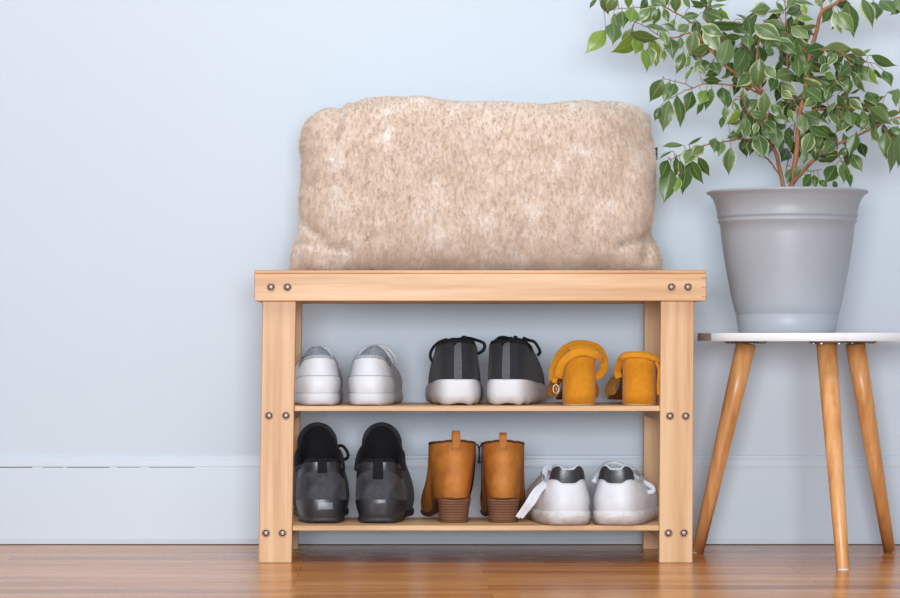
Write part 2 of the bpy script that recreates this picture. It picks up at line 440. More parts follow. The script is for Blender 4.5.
# ---------------------------------------------------------------- cushion
def make_cushion():
    root = thing('fur_cushion', 'beige faux fur rectangular cushion standing on top of the shoe bench against the wall', 'cushion', (.0005, .150, ZT))
    mb = MB(); NU, NV = 150, 76
    W0 = .284; H = .276; T = .076
    def sup(a, p): return math.copysign(abs(a)**p, a)
    faces = {}
    rnd = random.Random(3)
    for side in (-1, 1):
        rows = []
        for j in range(NV+1):
            v = -1+2*j/NV; row = []
            for i in range(NU+1):
                u = -1+2*i/NU
                e = max(0, (1-abs(u)**5.0))*max(0, (1-abs(v)**4.2))
                th = T*(e**.42)
                # outline: rounded corners, flared bottom corners, dip by the upper left corner
                cr = .055
                x = u*W0; z = (v+1)/2*H
                corner = (abs(u)**8)*(abs(v)**8)
                x *= 1-.055*corner; 
                if v > 0: z -= .014*corner
                if v < -.55: x += math.copysign(1, u)*abs(u)**4*.031*((-v-.55)/.45) * (1.0 if u < 0 else .8)
                if v > .35 and u < 0: x -= math.copysign(1, u)*abs(u)**3*.004*((v-.35)/.65)
                z += max(0, v)**2/626*tab([-1,-.93,-.86,-.80,-.72,-.62,-.28,-.05,.3,.65,.85,1], [-8,-6,-6,-8,-1,3,2,-2,-3.5,-1.5,-1.5,-3], u)
                x += .003*math.sin(v*5+1)*abs(u)**6
                y = side*th*(1+.05*math.sin(3*u+1)*math.cos(2.4*v))
                # sag: thicker low down
                y *= 1.06-.14*(v+1)/2
                # crease folds near lower corners
                if side < 0:
                    for (ua, va), (ub_, vb), dp in (((.80,-.68),(.99,-.57),.016), ((.95,-.62),(.91,-.86),.012), ((-.99,-.42),(-.86,-.62),.012), ((-.96,-.66),(-.72,-.76),.009), ((-.80,.55),(-.78,.98),.010), ((.70,.80),(.92,.45),.007)):
                        L2 = (ub_-ua)**2+(vb-va)**2; q0 = max(0, min(1, ((u-ua)*(ub_-ua)+(v-va)*(vb-va))/L2))
                        d = math.hypot((u-ua-(ub_-ua)*q0)*1.6, v-va-(vb-va)*q0)
                        y += dp*math.exp(-(d/.05)**2)
                row.append((x, y, z))
            rows.append(row)
        mb.grid(rows, flip=(side > 0))
    # weld rim
    import bmesh
    bm = bmesh.new(); me = bpy.data.meshes.new('cover'); me.from_pydata([tuple(v) for v in mb.v], [], mb.f)
    bm.from_mesh(me); bmesh.ops.remove_doubles(bm, verts=bm.verts, dist=.0004)
    bmesh.ops.recalc_face_normals(bm, faces=bm.faces); bm.to_mesh(me); bm.free()
    zmin = min(v.co.z for v in me.vertices)
    for v in me.vertices: v.co.z -= zmin-.002
    me.polygons.foreach_set('use_smooth', [True]*len(me.polygons))
    me.materials.append(M['fur_base']); me.materials.append(M['fur'])
    o = bpy.data.objects.new('cover', me); COL.objects.link(o); o.parent = root
    tex = bpy.data.textures.new('lumps', 'CLOUDS'); tex.noise_scale = .06
    d = o.modifiers.new('lumps', 'DISPLACE'); d.texture = tex; d.strength = .012; d.mid_level = .5; d.texture_coords = 'LOCAL'
    tex2 = bpy.data.textures.new('tufts', 'CLOUDS'); tex2.noise_scale = .014; tex2.noise_depth = 2
    d = o.modifiers.new('tufts', 'DISPLACE'); d.texture = tex2; d.strength = .0016; d.mid_level = .5; d.texture_coords = 'LOCAL'
    ps = o.modifiers.new('fur', 'PARTICLE_SYSTEM'); st = o.particle_systems[0].settings
    st.type = 'HAIR'; st.count = 34000; st.hair_length = .005; st.hair_step = 4; st.render_step = 3; st.display_step = 2
    st.emit_from = 'FACE'; st.use_modifier_stack = True; st.distribution = 'RAND'; st.use_emit_random = True
    st.material = 2; st.normal_factor = .0007; st.factor_random = .0008; st.object_align_factor = (0, 0, -.0005)
    st.brownian_factor = .0005
    st.child_type = 'INTERPOLATED'; st.rendered_child_count = 8; st.child_percent = 2 if hasattr(st, 'child_percent') else 0
    st.clump_factor = .0; st.clump_shape = .1; st.roughness_2 = .0008; st.roughness_endpoint = .001; st.child_length = 1
    st.root_radius = .35; st.tip_radius = .08; st.radius_scale = .0011
    # small black care label on the right edge seam
    c = MB(); c.box(.276, .2900, -.0025, .0025, .182, .202); c.build('care_label', M['black_lace'], root, smooth=False)
    return root
make_cushion()

# ---------------------------------------------------------------- shoes
class Shoe:
    """heel at y=0, toe at +y; side=+1 a right shoe (outer side at +x)"""
    def __init__(s, side, L=.27, heel=.036, waist=.034, ball=.048, toe=.036, sole=(.02,.016), hh=.076, ha=.062, ht=.09,
                 cy=.07, cl=.058, cw=.030, bulge=.004, toeh=.045, spring=.008, backlean=.006, pw=.62, lift=0, cp=1.0, notch=0, hs=0, ub=0, shaft=0, cx=0):
        s.__dict__.update(locals()); s.n = 64
    def plan(s, a, inset=0.0):
        c = (1-math.cos(a))/2; si = math.sin(a)
        hw = tab([0, .18, .40, .70, .9, 1], [s.heel, s.heel, s.waist, s.ball, s.toe, s.toe*.9], c)
        # foot curves inward a bit towards the toes
        bend = -s.side*.010*max(0, (c-.35))**1.3
        x = math.copysign(abs(si)**s.pw, si)*hw+bend
        y = c*s.L
        r = Vector((x, y, 0))
        if inset:
            cen = Vector((bend, min(max(y, s.heel), s.L-s.toe), 0)); d = (cen-r); 
            if d.length > 0: r = r+d.normalized()*inset
        return r
    def ssole(s, y):   # sole top height
        c = y/s.L
        return tab([0, .45, .75, 1], [s.sole[0], (s.sole[0]+s.sole[1])/2, s.sole[1], s.sole[1]+s.spring], c)
    def sbot(s, y):
        c = y/s.L
        return tab([0, .04, .7, 1], [.002, 0, 0, s.spring], c)
    def C(s, a):
        c = (1-math.cos(a))/2
        x = s.cw*math.copysign(abs(math.sin(a))**s.cp, math.sin(a))*(1+.12*(1-c))+s.cx*(.2+.8*c); y = s.cy-s.cl*math.cos(a)
        if s.hs: z = tab([0, .022, .20, .40, .75, 1], [s.hh-s.notch, s.hh, s.ha+.003, s.ha, (s.ha+s.ht)/2, s.ht], c)
        else: z = tab([0, .018, .08, .40, .75, 1], [s.hh-s.notch, s.hh, s.hh-.002-s.hs, s.ha, (s.ha+s.ht)/2, s.ht], c)
        return Vector((x, y, z))
    def S(s, a, v, off=0.0):
        b = s.plan(a, .002+s.ub*tab([0,.25,.6,1],[0,0,1,1],(1-math.cos(a))/2)); b.z = s.ssole(b.y)-.001
        c = s.C(a); cc = (1-math.cos(a))/2
        out = Vector((b.x-c.x, b.y-c.y, 0))
        o_n = Vector((math.sin(a)*s.heel, b.y-tab([0,1],[s.heel, s.L-s.toe], cc) if cc > .8 or cc < .2 else 0, 0))
        o_n = o_n.normalized() if o_n.length > 1e-6 else Vector((0,-1,0))
        if cc < .02: o_n = Vector((o_n.x*.5, -1, 0)).normalized()
        h = c.z-b.z
        kk = tab([0, .35, .7, 1], [.45, .42, .30, .30], cc)
        up1 = tab([0, .4, .75, 1], [h*.40, h*.42, s.toeh*.75, s.toeh], cc)
        p1 = b+Vector((0,0,up1))+o_n*s.bulge
        dn = tab([0, .4, .8, 1], [h*.35, h*.36, h*.22, h*.16], cc)
        p2 = c+out*kk*tab([0,.5,1],[.35,.8,1.3], cc)-Vector((0,0,dn))
        if s.shaft:
            p1 = b+Vector((0,0,tab([0,.35,.6,1],[h*.40,h*.34,s.toeh*.95,s.toeh],cc)))+o_n*s.bulge
            p2 = c+out*.06-Vector((0,0,h*tab([0,.35,.6,1],[.35,.5,.72,.70],cc)))
        t = v; u = 1-t
        p = b*u**3+p1*3*u*u*t+p2*3*u*t*t+c*t**3
        if off:
            e = .004
            pu = s.S(a+e, v)-s.S(a-e, v); pv = s.S(a, min(v+e,1))-s.S(a, max(v-e,0))
            nn = pu.cross(pv)
            if nn.length > 1e-12: p = p+nn.normalized()*off
        return p
    def ang(s, n=None): n = n or s.n; return [2*PI*i/n for i in range(n)]
    def sole_mb(s, rings=((0,-.004),(.12,0),(.5,.001),(.92,0),(1,-.002)), ripple=0):
        mb = MB(); rows = []
        for fr, of in rings:
            row = []
            for a in s.ang():
                p = s.plan(a, -of); zb = s.sbot(p.y); zt = s.ssole(p.y)
                z = zb+(zt-zb)*fr
                if ripple and fr < .2: z += ripple*(.5+.5*math.sin(p.y*150+p.x*150))*(1 if fr > 0 else .8)
                row.append((p.x, p.y, z))
            rows.append(row)
        b = mb.grid(rows, True); mb.cap(b, s.n, True); mb.cap(b+(len(rings)-1)*s.n, s.n)
        return mb
    def upper_mb(s, nv=14):
        mb = MB(); mb.grid([[s.S(a, j/nv) for a in s.ang()] for j in range(nv+1)], True); return mb
    def lining_mb(s, rim=.0035, inset=.007):
        mb = MB(); rows = []
        cen = Vector((0, s.cy, 0))
        def ring(k, dz, lower=None):
            row = []
            for a in s.ang():
                c = s.C(a); d = Vector((cen.x-c.x, cen.y-c.y, 0)).normalized()
                p = c+d*k; p.z = (c.z+dz) if lower is None else lower
                row.append(p)
            return row
        rows = [ring(-.0004, -.003), ring(-.0002, -.0005), ring(rim*.4, rim*.7), ring(rim, rim*.9), ring(rim*1.8, 0), ring(inset, -.012), ring(inset+.001, 0, s.sole[0]+.018), ring(inset+.006, 0, s.sole[0]+.006)]
        for i, a in enumerate(s.ang()):   # keep the lower rings below the collar
            for k in (6, 7): rows[k][i].z = min(rows[k][i].z, s.C(a).z-.02)
        b = mb.grid(rows, True); mb.cap(b+(len(rows)-1)*s.n, s.n)
        return mb
    def patch_mb(s, a0, a1, v0, v1, off=.0012, na=24, nv=8, th=.001, asc=None):
        """v0, v1 may be functions of t in 0..1 across the angle; wraps round the heel with negative angles"""
        mb = MB(); rows = []
        f0 = v0 if callable(v0) else (lambda t: v0); f1 = v1 if callable(v1) else (lambda t: v1)
        outer = []
        for j in range(nv+1):
            outer.append([s.S((a0+(a1-a0)*i/na)*(asc(j/nv) if asc else 1), f0(i/na)+(f1(i/na)-f0(i/na))*j/nv, off) for i in range(na+1)])
        mb.grid(outer)
        # turned edges
        def edge(pts_o, pts_i): mb.grid([pts_i, pts_o])
        inner = lambda i, j: s.S((a0+(a1-a0)*i/na)*(asc(j/nv) if asc else 1), f0(i/na)+(f1(i/na)-f0(i/na))*j/nv, -.0006)
        edge(outer[0], [inner(i, 0) for i in range(na+1)])
        edge([inner(i, nv) for i in range(na+1)], outer[-1])
        edge([inner(0, j) for j in range(nv+1)], [outer[j][0] for j in range(nv+1)])
        edge([outer[j][na] for j in range(nv+1)], [inner(na, j) for j in range(nv+1)])
        return mb
    def tongue_mb(s, w=.021, rise=.018, th=.006, lean=.0, drop=.03, tr=.55):
        """a curved padded plate standing inside the throat"""
        mb = MB(); f = s.C(PI); rows = []
        for j in range(15):
            t = math.sin(PI/2*j/14); z = f.z-drop+(drop+rise)*t; y = f.y+.004-(.010+lean)*t*t*.8
            ww = w*(.92+.10*t)*(1 if t < tr else max(.12, max(0, 1-((t-tr)/(1.0-tr))**2.4)**.42))
            row = []
            for side in (0, 1):
                for i in range(11):
                    u = -1+2*i/10
                    if side: u = -u
                    edge = (1-abs(u)**4)
                    yy = y-.016*u*u*.6+(1 if side else -1)*th*.5*edge*(1 if t < .98 else .2)
                    zz = z-(.008*(u*ww/w)**2*t)
                    row.append((u*ww, yy, zz))
            rows.append([(a_+s.cx, b_, c_) for a_, b_, c_ in row])
        b = mb.grid(rows, True); mb.cap(b+14*22, 22); mb.cap(b, 22, True)
        return mb
    def laces_mb(s, r=.002, rows=5, da=.42, v0=.62, v1=.97, flat=False):
        mb = MB()
        for k in range(rows):
            v = v0+(v1-v0)*k/(rows-1)
            for sg in (-1, 1):
                A = s.S(PI-sg*da, v, .002); Bp = s.S(PI+sg*da, min(1, v+.06), .002)
                mid = s.S(PI, min(1, v+.03), .006); mid.z += .002
                mb.tube(smoothpath([A, mid, Bp], 6), r, 6)
        return mb

def zshelf(nm): return SHZ[nm]
def add_shoe(name, label, cat, x, y, z, rz, group): return thing(name, label, cat, (x, y, z), math.radians(rz), group)

def loop(mb, pts, r=.002, k=5): mb.tube(smoothpath(pts, k), r, 8)

ZU, ZL = .2432, .0582
# --- white sneakers, upper shelf
for side, X, rz, lab in ((-1, -.2472, 4.5, 'white leather low sneaker at the left end of the upper shelf, against the bench leg'),
                         (1, -.1742, -4.5, 'white leather low sneaker on the upper shelf, right one, beside the black trainers')):
    root = add_shoe('white_sneaker', lab, 'shoe', X, .004, ZU, rz, None)
    s = Shoe(side, L=.275, heel=.0365 if side < 0 else .0385, waist=.0365, ball=.0445, toe=.038, sole=(.020,.018), hh=.077, ha=.062, ht=.084, cy=.069, cl=.060, cw=.0290, bulge=.007, pw=.55)
    s.sole_mb().build('sole', M['white_sole'], root)
    s.upper_mb().build('upper', M['white_leather'], root)
    s.patch_mb(-1.1, 1.1, .02, lambda t: .44+.02*math.sin(PI*t), .0012).build('heel_counter', M['white_leather'], root)
    mbs = MB(); mbs.tube([s.S(-1.2+2.4*k/30, .455, .0012) for k in range(31)], .0006, 5); mbs.build('stitching', M['seam_grey'], root)
    s.lining_mb(rim=.003).build('lining', M['grey_lining'], root)
    s.tongue_mb(w=.0195, rise=.008 if side < 0 else .009, tr=.78).build('tongue', M['grey_lining'], root)
    lm = s.laces_mb(.0022)
    f = s.C(PI)
    if side > 0:
        loop(lm, [(-.026,f.y-.02,.064),(-.024,f.y-.006,.080),(-.010,f.y+.004,.091),(.008,f.y+.004,.090),(.022,f.y-.004,.080),(.030,f.y-.01,.062)], .0024)
        loop(lm, [(.0,f.y+.006,.093),(.018,f.y+.006,.090),(.030,f.y+.01,.078),(.034,f.y+.02,.064)], .0024)
        loop(lm, [(.004,f.y+.004,.092),(-.014,f.y+.004,.088),(-.027,f.y+.006,.078),(-.031,f.y+.02,.066)], .0024)
    else:
        loop(lm, [(.004,f.y+.006,.088),(.018,f.y+.002,.088),(.024,f.y+.004,.079),(.029,f.y+.01,.066)], .0022)
    lm.build('laces', M['white_lace'], root)

# --- black knit trainers with chunky white soles
for side, X, rz, lab in ((-1, -.0335, 1.0, 'left black knit trainer with chunky white sole, on the upper shelf beside white sneakers'),
                         (1, .0410, -9.5, 'black knit trainer with chunky white sole on the upper shelf, beside the mustard sandals')):
    root = add_shoe('black_trainer', lab, 'shoe', X, .022, ZU, rz, None)
    s = Shoe(side, L=.285, heel=.0418, waist=.042, ball=.0485, toe=.042, sole=(.042,.025), hh=.1000, ha=.085, ht=.096, cy=.071, cl=.062, cw=.0315, bulge=.000, pw=.5, cp=.6, ub=.002, spring=.012)
    s.sole_mb(((0,-.006),(.10,-.001),(.4,.0008),(.8,.0004),(.94,-.001),(1,-.004)), ripple=.004).build('sole', M['foam'], root)
    s.upper_mb().build('upper', M['black_knit'], root)
    s.lining_mb(rim=.004).build('lining', M['black_lining'], root)
    c0 = -.0 
    s.patch_mb(-1, 1, .0, .99, .0012, na=6, nv=14, asc=lambda v: .022+.020*v).build('heel_stripe', M['grey_tape'], root)
    s.tongue_mb(w=.020, rise=.002).build('tongue', M['black_knit'], root)
    pt = MB(); h = s.C(0)
    loop(pt, [(-.006,h.y-.003,.095),(-.003,h.y-.007,.099),(.006,h.y-.004,.1015),(.014,h.y+.012,.106),(.009,h.y+.03,.107)], .002)
    pt.build('pull_tab', M['black_lining'], root)
    lm = s.laces_mb(.0022); f = s.C(PI)
    if side < 0:
        loop(lm, [(-.012,f.y,.103),(-.026,f.y-.01,.098),(-.036,f.y-.02,.088),(-.040,f.y-.03,.078),(-.038,f.y-.03,.070),(-.034,f.y-.02,.066)], .0024)
        loop(lm, [(.000,f.y,.1015),(.018,f.y-.02,.105),(.034,f.y-.04,.1015),(.045,f.y-.05,.096),(.044,f.y-.05,.086),(.034,f.y-.04,.080),(.028,f.y-.02,.084)], .0026)
    else:
        loop(lm, [(-.012,f.y,.105),(-.022,f.y-.012,.1065),(-.030,f.y-.02,.1015),(-.034,f.y-.02,.094)], .0024)
        loop(lm, [(.012,f.y,.105),(.022,f.y-.006,.1015),(.032,f.y-.010,.098),(.040,f.y-.01,.084),(.036,f.y,.078)], .0026)
        loop(lm, [(-.006,f.y+.004,.105),(-.016,f.y-.0,.105),(-.026,f.y-.01,.106),(-.020,f.y-.01,.100)], .0022)
    lm.build('laces', M['black_lace'], root)

# --- mustard block-heel sandals
def sandal(side, X, lab):
    root = add_shoe('heeled_sandal', lab, 'shoe', X, .014, ZU, 0, None)
    # block heel: D-shaped column
    mb = MB(); rows = []; n = 40
    for z, k in ((.0028,1.0),(.02,.985),(.045,.98),(.066,1.0),(.0735,1.01),(.0765,.985)):
        row = []
        for i in range(n):
            a = 2*PI*i/n; x = math.copysign(abs(math.sin(a))**.8, math.sin(a))*.0262*k; yy = -math.cos(a)
            y = .026+(yy*.026 if yy < 0 else yy*.020)*k
            row.append((x, y, z))
        rows.append(row)
    b = mb.grid(rows, True); mb.cap(b, n, True); mb.cap(b+5*n, n)
    hl = mb.build('heel', M['mustard'], root)
    mb = MB(); rows = [[(x*.985, .026+(y-.026)*.985, z) for x, y, _ in rows[0]] for z in (0, .003)]
    b = mb.grid(rows, True); mb.cap(b, n, True); mb.cap(b+n, n); mb.build('heel_tip', M['tan_tip'], hl)
    # footbed: heel seat, slope, forefoot
    mb = MB(); top = []; bot = []
    for j in range(25):
        t = j/24; y = .006+.222*t
        z = tab([0, .17, .62, 1], [.079, .076, .013, .012], t)
        hw = tab([0, .05, .2, .45, .72, .92, 1], [.012, .022, .026, .022, .031, .027, .012], t); bend = -side*.012*max(0, t-.4)
        top.append([(bend-hw, y, z), (bend-hw*.5, y, z-.0015), (bend, y, z-.002), (bend+hw*.5, y, z-.0015), (bend+hw, y, z)])
        bot.append([(bend+hw, y, z-.007), (bend, y, z-.008), (bend-hw, y, z-.007)])
    rows = [a+c for a, c in zip(top, bot)]
    b = mb.grid(rows, True, True); mb.cap(b, 8); mb.cap(b+24*8, 8, True)
    mb.build('footbed', M['insole'], root)
    # toe band over the forefoot, open at both ends
    mb = MB()
    for yc, sl in ((.140, -.018), (.178, .018)):
        mb.ribbon(smoothpath([(-.031, yc-sl, .012), (-.032, yc-sl*.8, .026), (-.018, yc-sl*.3, .042), (0, yc, .047), (.018, yc+sl*.3, .042), (.032, yc+sl*.8, .026), (.031, yc+sl, .012)], 4), .024, .002,
                  [Vector((x, -.5, z)).normalized() for x, z in [(-1+2*k/24, .2+1.0*math.sin(PI*k/24)) for k in range(25)]])
    mb.build('toe_strap', M['mustard'], root)
    return root
def loc_(root, px, py, y):  # a photo point in the shoe's own space
    p = P(px, py, y); return Vector(p)-Vector(root.location)
CAMN = (0, -1, .25)
r1 = sandal(-1, .1562, 'mustard suede block heel sandal on the upper shelf, left one with its straps looped high')
mb = MB()
q = lambda *a: loc_(r1, *a)
mb.ribbon(smoothpath([q(553,381,.060), q(554,368,.062), q(561,353,.060), q(573,345,.056), q(586,344.5,.054), q(597,348,.056), q(603,357,.060), q(604,366,.062), q(601,373,.056), q(594,378,.050)], 5), .0125, .0022, (0,-1,.1))
mb.build('ankle_strap', M['mustard'], r1)
mb = MB()
mb.ribbon(smoothpath([q(558,378,.012), q(561,366,.006), q(567,358,.003), q(576,353,.002), q(586,352,.004), q(596,355,.010), q(602,358.5,.020)], 5), .0125, .0024, (0,-1,.3))
mb.ribbon(smoothpath([q(570,351,.030), q(580,348,.028), q(592,350,.032), q(601,356,.044)], 5), .010, .0022, (0,-1,.2))
mb.build('heel_strap', M['mustard'], r1)
mb = MB(); mb.ribbon(smoothpath([q(561,368,.010), q(556,378,.016), q(554,383,.016)], 4), .007, .002, (0,-1,0)); 
mb.build('strap_end', M['mustard'], r1)
mb = MB()
c = q(556,389,.020)
mb.tube([c+Vector((.0045*math.cos(t), 0, .007*math.sin(t))) for t in [2*PI*k/16 for k in range(17)]], .0009, 6, False)
mb.tube([c+Vector((0,0,.007)), c+Vector((.001,0,-.007))], .0008, 6)
mb.build('buckle', M['brass'], r1)
r2 = sandal(1, .2500, 'mustard suede block heel sandal on the upper shelf, right one beside the right bench leg')
q = lambda *a: loc_(r2, *a)
mb = MB()
mb.ribbon(smoothpath([q(622,360,.010), q(624,356.5,.004), q(633,355,.002), q(645,356,.003), q(654,358.5,.007), q(660,361,.016)], 5), .0075, .0024, (0,-1,.4))
mb.build('heel_strap', M['mustard'], r2)
mb = MB()
mb.ribbon(smoothpath([q(619,378,.058), q(617.5,371,.056), q(620,362,.045), q(625,356,.035), q(636,355,.030), q(648,356,.032), q(659,361,.040), q(661,370,.050), q(660,380,.056)], 5), .0115, .0022, (0,-1,.15))
mb.build('ankle_strap', M['mustard'], r2)
mb = MB(); mb.ribbon(smoothpath([q(656,362,.002), q(659,370,.006), q(658,384,.012), q(658.5,395,.016)], 5), .004, .002, (0,-1,0))
mb.build('strap_end', M['mustard'], r2)

# --- charcoal lace-up shoes, lower shelf
for side, X, rz, lab in ((-1, -.2450, 3, 'charcoal black padded shoe at the left end of the lower shelf, beside the bench leg'),
                         (1, -.1585, -4.5, 'charcoal black padded shoe on the lower shelf, right one, beside the tan boots')):
    root = add_shoe('charcoal_shoe', lab, 'shoe', X, .034, ZL, rz, None)
    s = Shoe(side, L=.282, heel=.0395, waist=.0345, ball=.0465, toe=.040, sole=(.010,.012), hh=.097, ha=.082, ht=.132, cy=.078, cl=.066, cw=.0350, bulge=.0115, pw=.5, cp=.62, hs=1, cx=-.005)
    s.sole_mb().build('sole', M['charcoal_sole'], root)
    s.upper_mb().build('upper', M['black_knit'], root)
    s.patch_mb(-1.25, 1.25, .0, lambda t: .80-.03*math.cos(2*PI*t), .0010, na=32).build('heel_counter', M['charcoal'], root)
    s.patch_mb(-1.15, 1.15, .0, lambda t: .28+.02*math.sin(PI*t), .0018).build('heel_band', M['charcoal_band'], root)
    s.patch_mb(-.03, .16, .14, .25, .0026, na=8, nv=4).build('reflective_patch', M['reflective'], root) if side < 0 else s.patch_mb(-.10, .10, .06, .24, .0026, na=8, nv=4).build('heel_badge', M['charcoal_sole'], root)
    s.patch_mb(-.95, .95, lambda t: .80-.03*math.cos(2*PI*t), .985, .0016).build('collar_band', M['black_leather'], root)
    s.lining_mb(rim=.005, inset=.009).build('lining', M['black_lining'], root)
    s.tongue_mb(w=.0335, rise=.022, th=.010, drop=.045, tr=.48).build('tongue', M['tongue_grey'], root)
    tl = s.tongue_mb(w=.0275, rise=.016, th=.006, drop=.050, tr=.48)
    for v_ in tl.v: v_.y -= .006
    tl.build('tongue_lining', M['black_lining'], root)
    cp_ = MB(); cp_.tube([s.C(.75+(2*PI-1.5)*k/50)+Vector((0, 0, .0005)) for k in range(51)], .0038, 8); cp_.build('collar_padding', M['tongue_grey'], root)
    h = s.C(0); pt = MB()
    pt.ribbon(smoothpath([(0,h.y-.0075,.070 if side > 0 else .080),(0,h.y-.0090,.078 if side > 0 else .084),(0,h.y-.009,.087),(0,h.y-.004,.0985),(0,h.y+.004,.0995)], 4), .016 if side > 0 else .015, .003, (0,-1,.1))
    pt.build('pull_tab', M['black_lining'], root)
    lm = s.laces_mb(.0022, da=.5); f = s.C(PI)
    if side < 0: loop(lm, [(.02,f.y+.004,.112),(.034,f.y-.01,.116),(.042,f.y-.02,.108),(.044,f.y-.02,.098),(.036,f.y-.01,.094),(.028,f.y,.104)], .0026)
    else: loop(lm, [(-.02,f.y+.004,.112),(-.034,f.y-.01,.116),(-.040,f.y-.02,.106),(-.036,f.y-.01,.096)], .0022)
    lm.build('laces', M['black_lace'], root)

# --- tan ankle boots
def boot(side, X, rz, lab):
    root = add_shoe('ankle_boot', lab, 'boot', X, .038, ZL, rz, None)
    s = Shoe(side, L=.262, heel=.0330 if side < 0 else .0315, waist=.0270, ball=.0405 if side < 0 else .0385, toe=.026, sole=(.040,.008), hh=.130, ha=.124, ht=.124, cy=.056, cl=.050, cw=.0350 if side < 0 else .0315, bulge=.0060, pw=.62, toeh=.036, spring=.006, shaft=1)
    s.ssole = lambda y: tab([0, .2, .52, 1], [.0405, .037, .008, .012], y/s.L)
    s.sbot = lambda y: tab([0, .2, .50, 1], [.0365, .032, .001, .006], y/s.L)
    _o = s.S
    s.sole_mb(((0,-.002),(.5,0),(1,-.001))).build('sole', M['tan_dark'], root)
    s.upper_mb(18).build('upper', M['tan'], root)
    # stacked heel tapering to the floor
    mb = MB(); rows = []; n = 40
    for z, k, yo in ((0,.0228,.010),(.006,.0228,.009),(.020,.0240,.006),(.034,.0262,.002),(.0385,.0268,.001)):
        row = []
        for i in range(n):
            a = 2*PI*i/n; c = -math.cos(a)
            x = math.copysign(abs(math.sin(a))**.75, math.sin(a))*k
            row.append((x, yo+.028+(c*.028 if c < 0 else c*.018)*(k/.028), z))
        rows.append(row)
    b = mb.grid(rows, True); mb.cap(b, n, True); mb.cap(b+4*n, n)
    mb.build('heel', M['stack'], root)
    s.lining_mb(rim=.001, inset=.012).build('lining', M['tan_dark'], root)
    # back seam strip and pull loop
    ox = .05 if side < 0 else 0
    s.patch_mb(-1, 1, .0, .995, .0010, na=6, nv=16, asc=lambda v: .05+.10*v).build('back_strip', M['tan'], root)
    h = s.C(0); pt = MB(); z0 = h.z
    pt.ribbon(smoothpath([(0,h.y-.003,z0-.014),(0,h.y-.004,z0-.004),(0,h.y-.005,z0+.006),(0,h.y-.001,z0+.014 if side < 0 else z0+.010),(0,h.y+.005,z0+.010),(0,h.y+.006,z0-.002)], 4), .0128 if side < 0 else .0118, .0022, (0,-1,.05))
    pt.build('pull_tab', M['tan'], root)
    # zip with a hanging puller on the inner side
    g = -side; mb = MB()
    zp = [s.S(PI*(.52 if g > 0 else 1.48), v, .0012) for v in [1-.06*k for k in range(13)]]
    mb.ribbon(zp, .006, .0012, [Vector((g,0,.05))]*len(zp)); mb.build('zip', M['black_lining'], root)
    mb = MB(); t = s.C(PI*(.45 if g > 0 else 1.55))
    mb.tube(smoothpath([t+Vector((g*.001,-.004,-.002)), t+Vector((g*.004,-.008,-.008)), t+Vector((g*.0045,-.009,-.024)), t+Vector((g*.003,-.009,-.032))], 4), [.0012]*8+[.0018]*5, 6)
    mb.build('zip_puller', M['black_lace'], root)
boot(-1, -.0355, 6.0, 'tan leather ankle boot on the lower shelf, left one next to the charcoal shoes')
boot(1, .0372, -3.0, 'tan leather ankle boot on the lower shelf, right one next to the worn white sneakers')

# --- worn white sneakers with a black heel tab
for side, X, rz, lab in ((-1, .1370, 4.0, 'worn white sneaker with black heel tab, its lace trailing beside the tan boot'),
                         (1, .2075, -12.5, 'worn white sneaker with black heel tab at the right end of the lower shelf')):
    root = add_shoe('worn_sneaker', lab, 'shoe', X, -.012, ZL, rz, None)
    s = Shoe(side, L=.275, heel=.0465, waist=.0455, ball=.050, toe=.040, sole=(.022,.020), hh=.092, ha=.066, ht=.078, cy=.069, cl=.062, cw=.0325, bulge=.006, pw=.55, cp=.75, notch=.006, hs=.011)
    s.sole_mb().build('sole', M['dirty_rubber'], root)
    s.upper_mb().build('upper', M['white_leather'], root)
    s.lining_mb(rim=.003).build('lining', M['white_lining'], root)
    notch = lambda t: 1.0
    s.patch_mb(-.66, .66, lambda t: .68+.13*abs(2*t-1)**3, notch, .0016, na=28).build('heel_tab', M['black_leather'], root)
    s.tongue_mb(w=.020, rise=.000).build('tongue', M['white_leather'], root)
    lm = s.laces_mb(.0024); f = s.C(PI)
    if side < 0:
        q = lambda *a: (Matrix.Rotation(-math.radians(rz), 3, 'Z') @ (Vector(P(*a))-Vector(root.location)))
        for dx in (0, 5):
            lm.ribbon(smoothpath([q(551,476,.07), q(544+dx*.6,483,.03), q(535+dx,491,.01), q(528+dx*1.1,502,.0), q(522+dx*.8,511,.004), q(517.5+dx*.6,517.5,.006)], 5), .0075, .0014, (.3,-1,.4))
        lm.ribbon(smoothpath([q(546,480,.09), q(545,472,.09), q(547,468,.092), q(552,468,.095)], 5), .009, .0014, (0,-1,.1))
    else:
        q = lambda *a: (Matrix.Rotation(-math.radians(rz), 3, 'Z') @ (Vector(P(*a))-Vector(root.location)))
        loop(lm, [q(594,482,.05), q(600,470,.08), q(610,463,.10), q(620,464,.10), q(629,471,.09), q(640,480,.07), q(651,486,.07), q(653.5,491,.07), q(647,492,.07), q(636,486,.07)], .0040)
        loop(lm, [q(606,475,.06), q(608,466,.09), q(613,466,.10)], .0024)
    lm.build('laces', M['white_lace'], root)

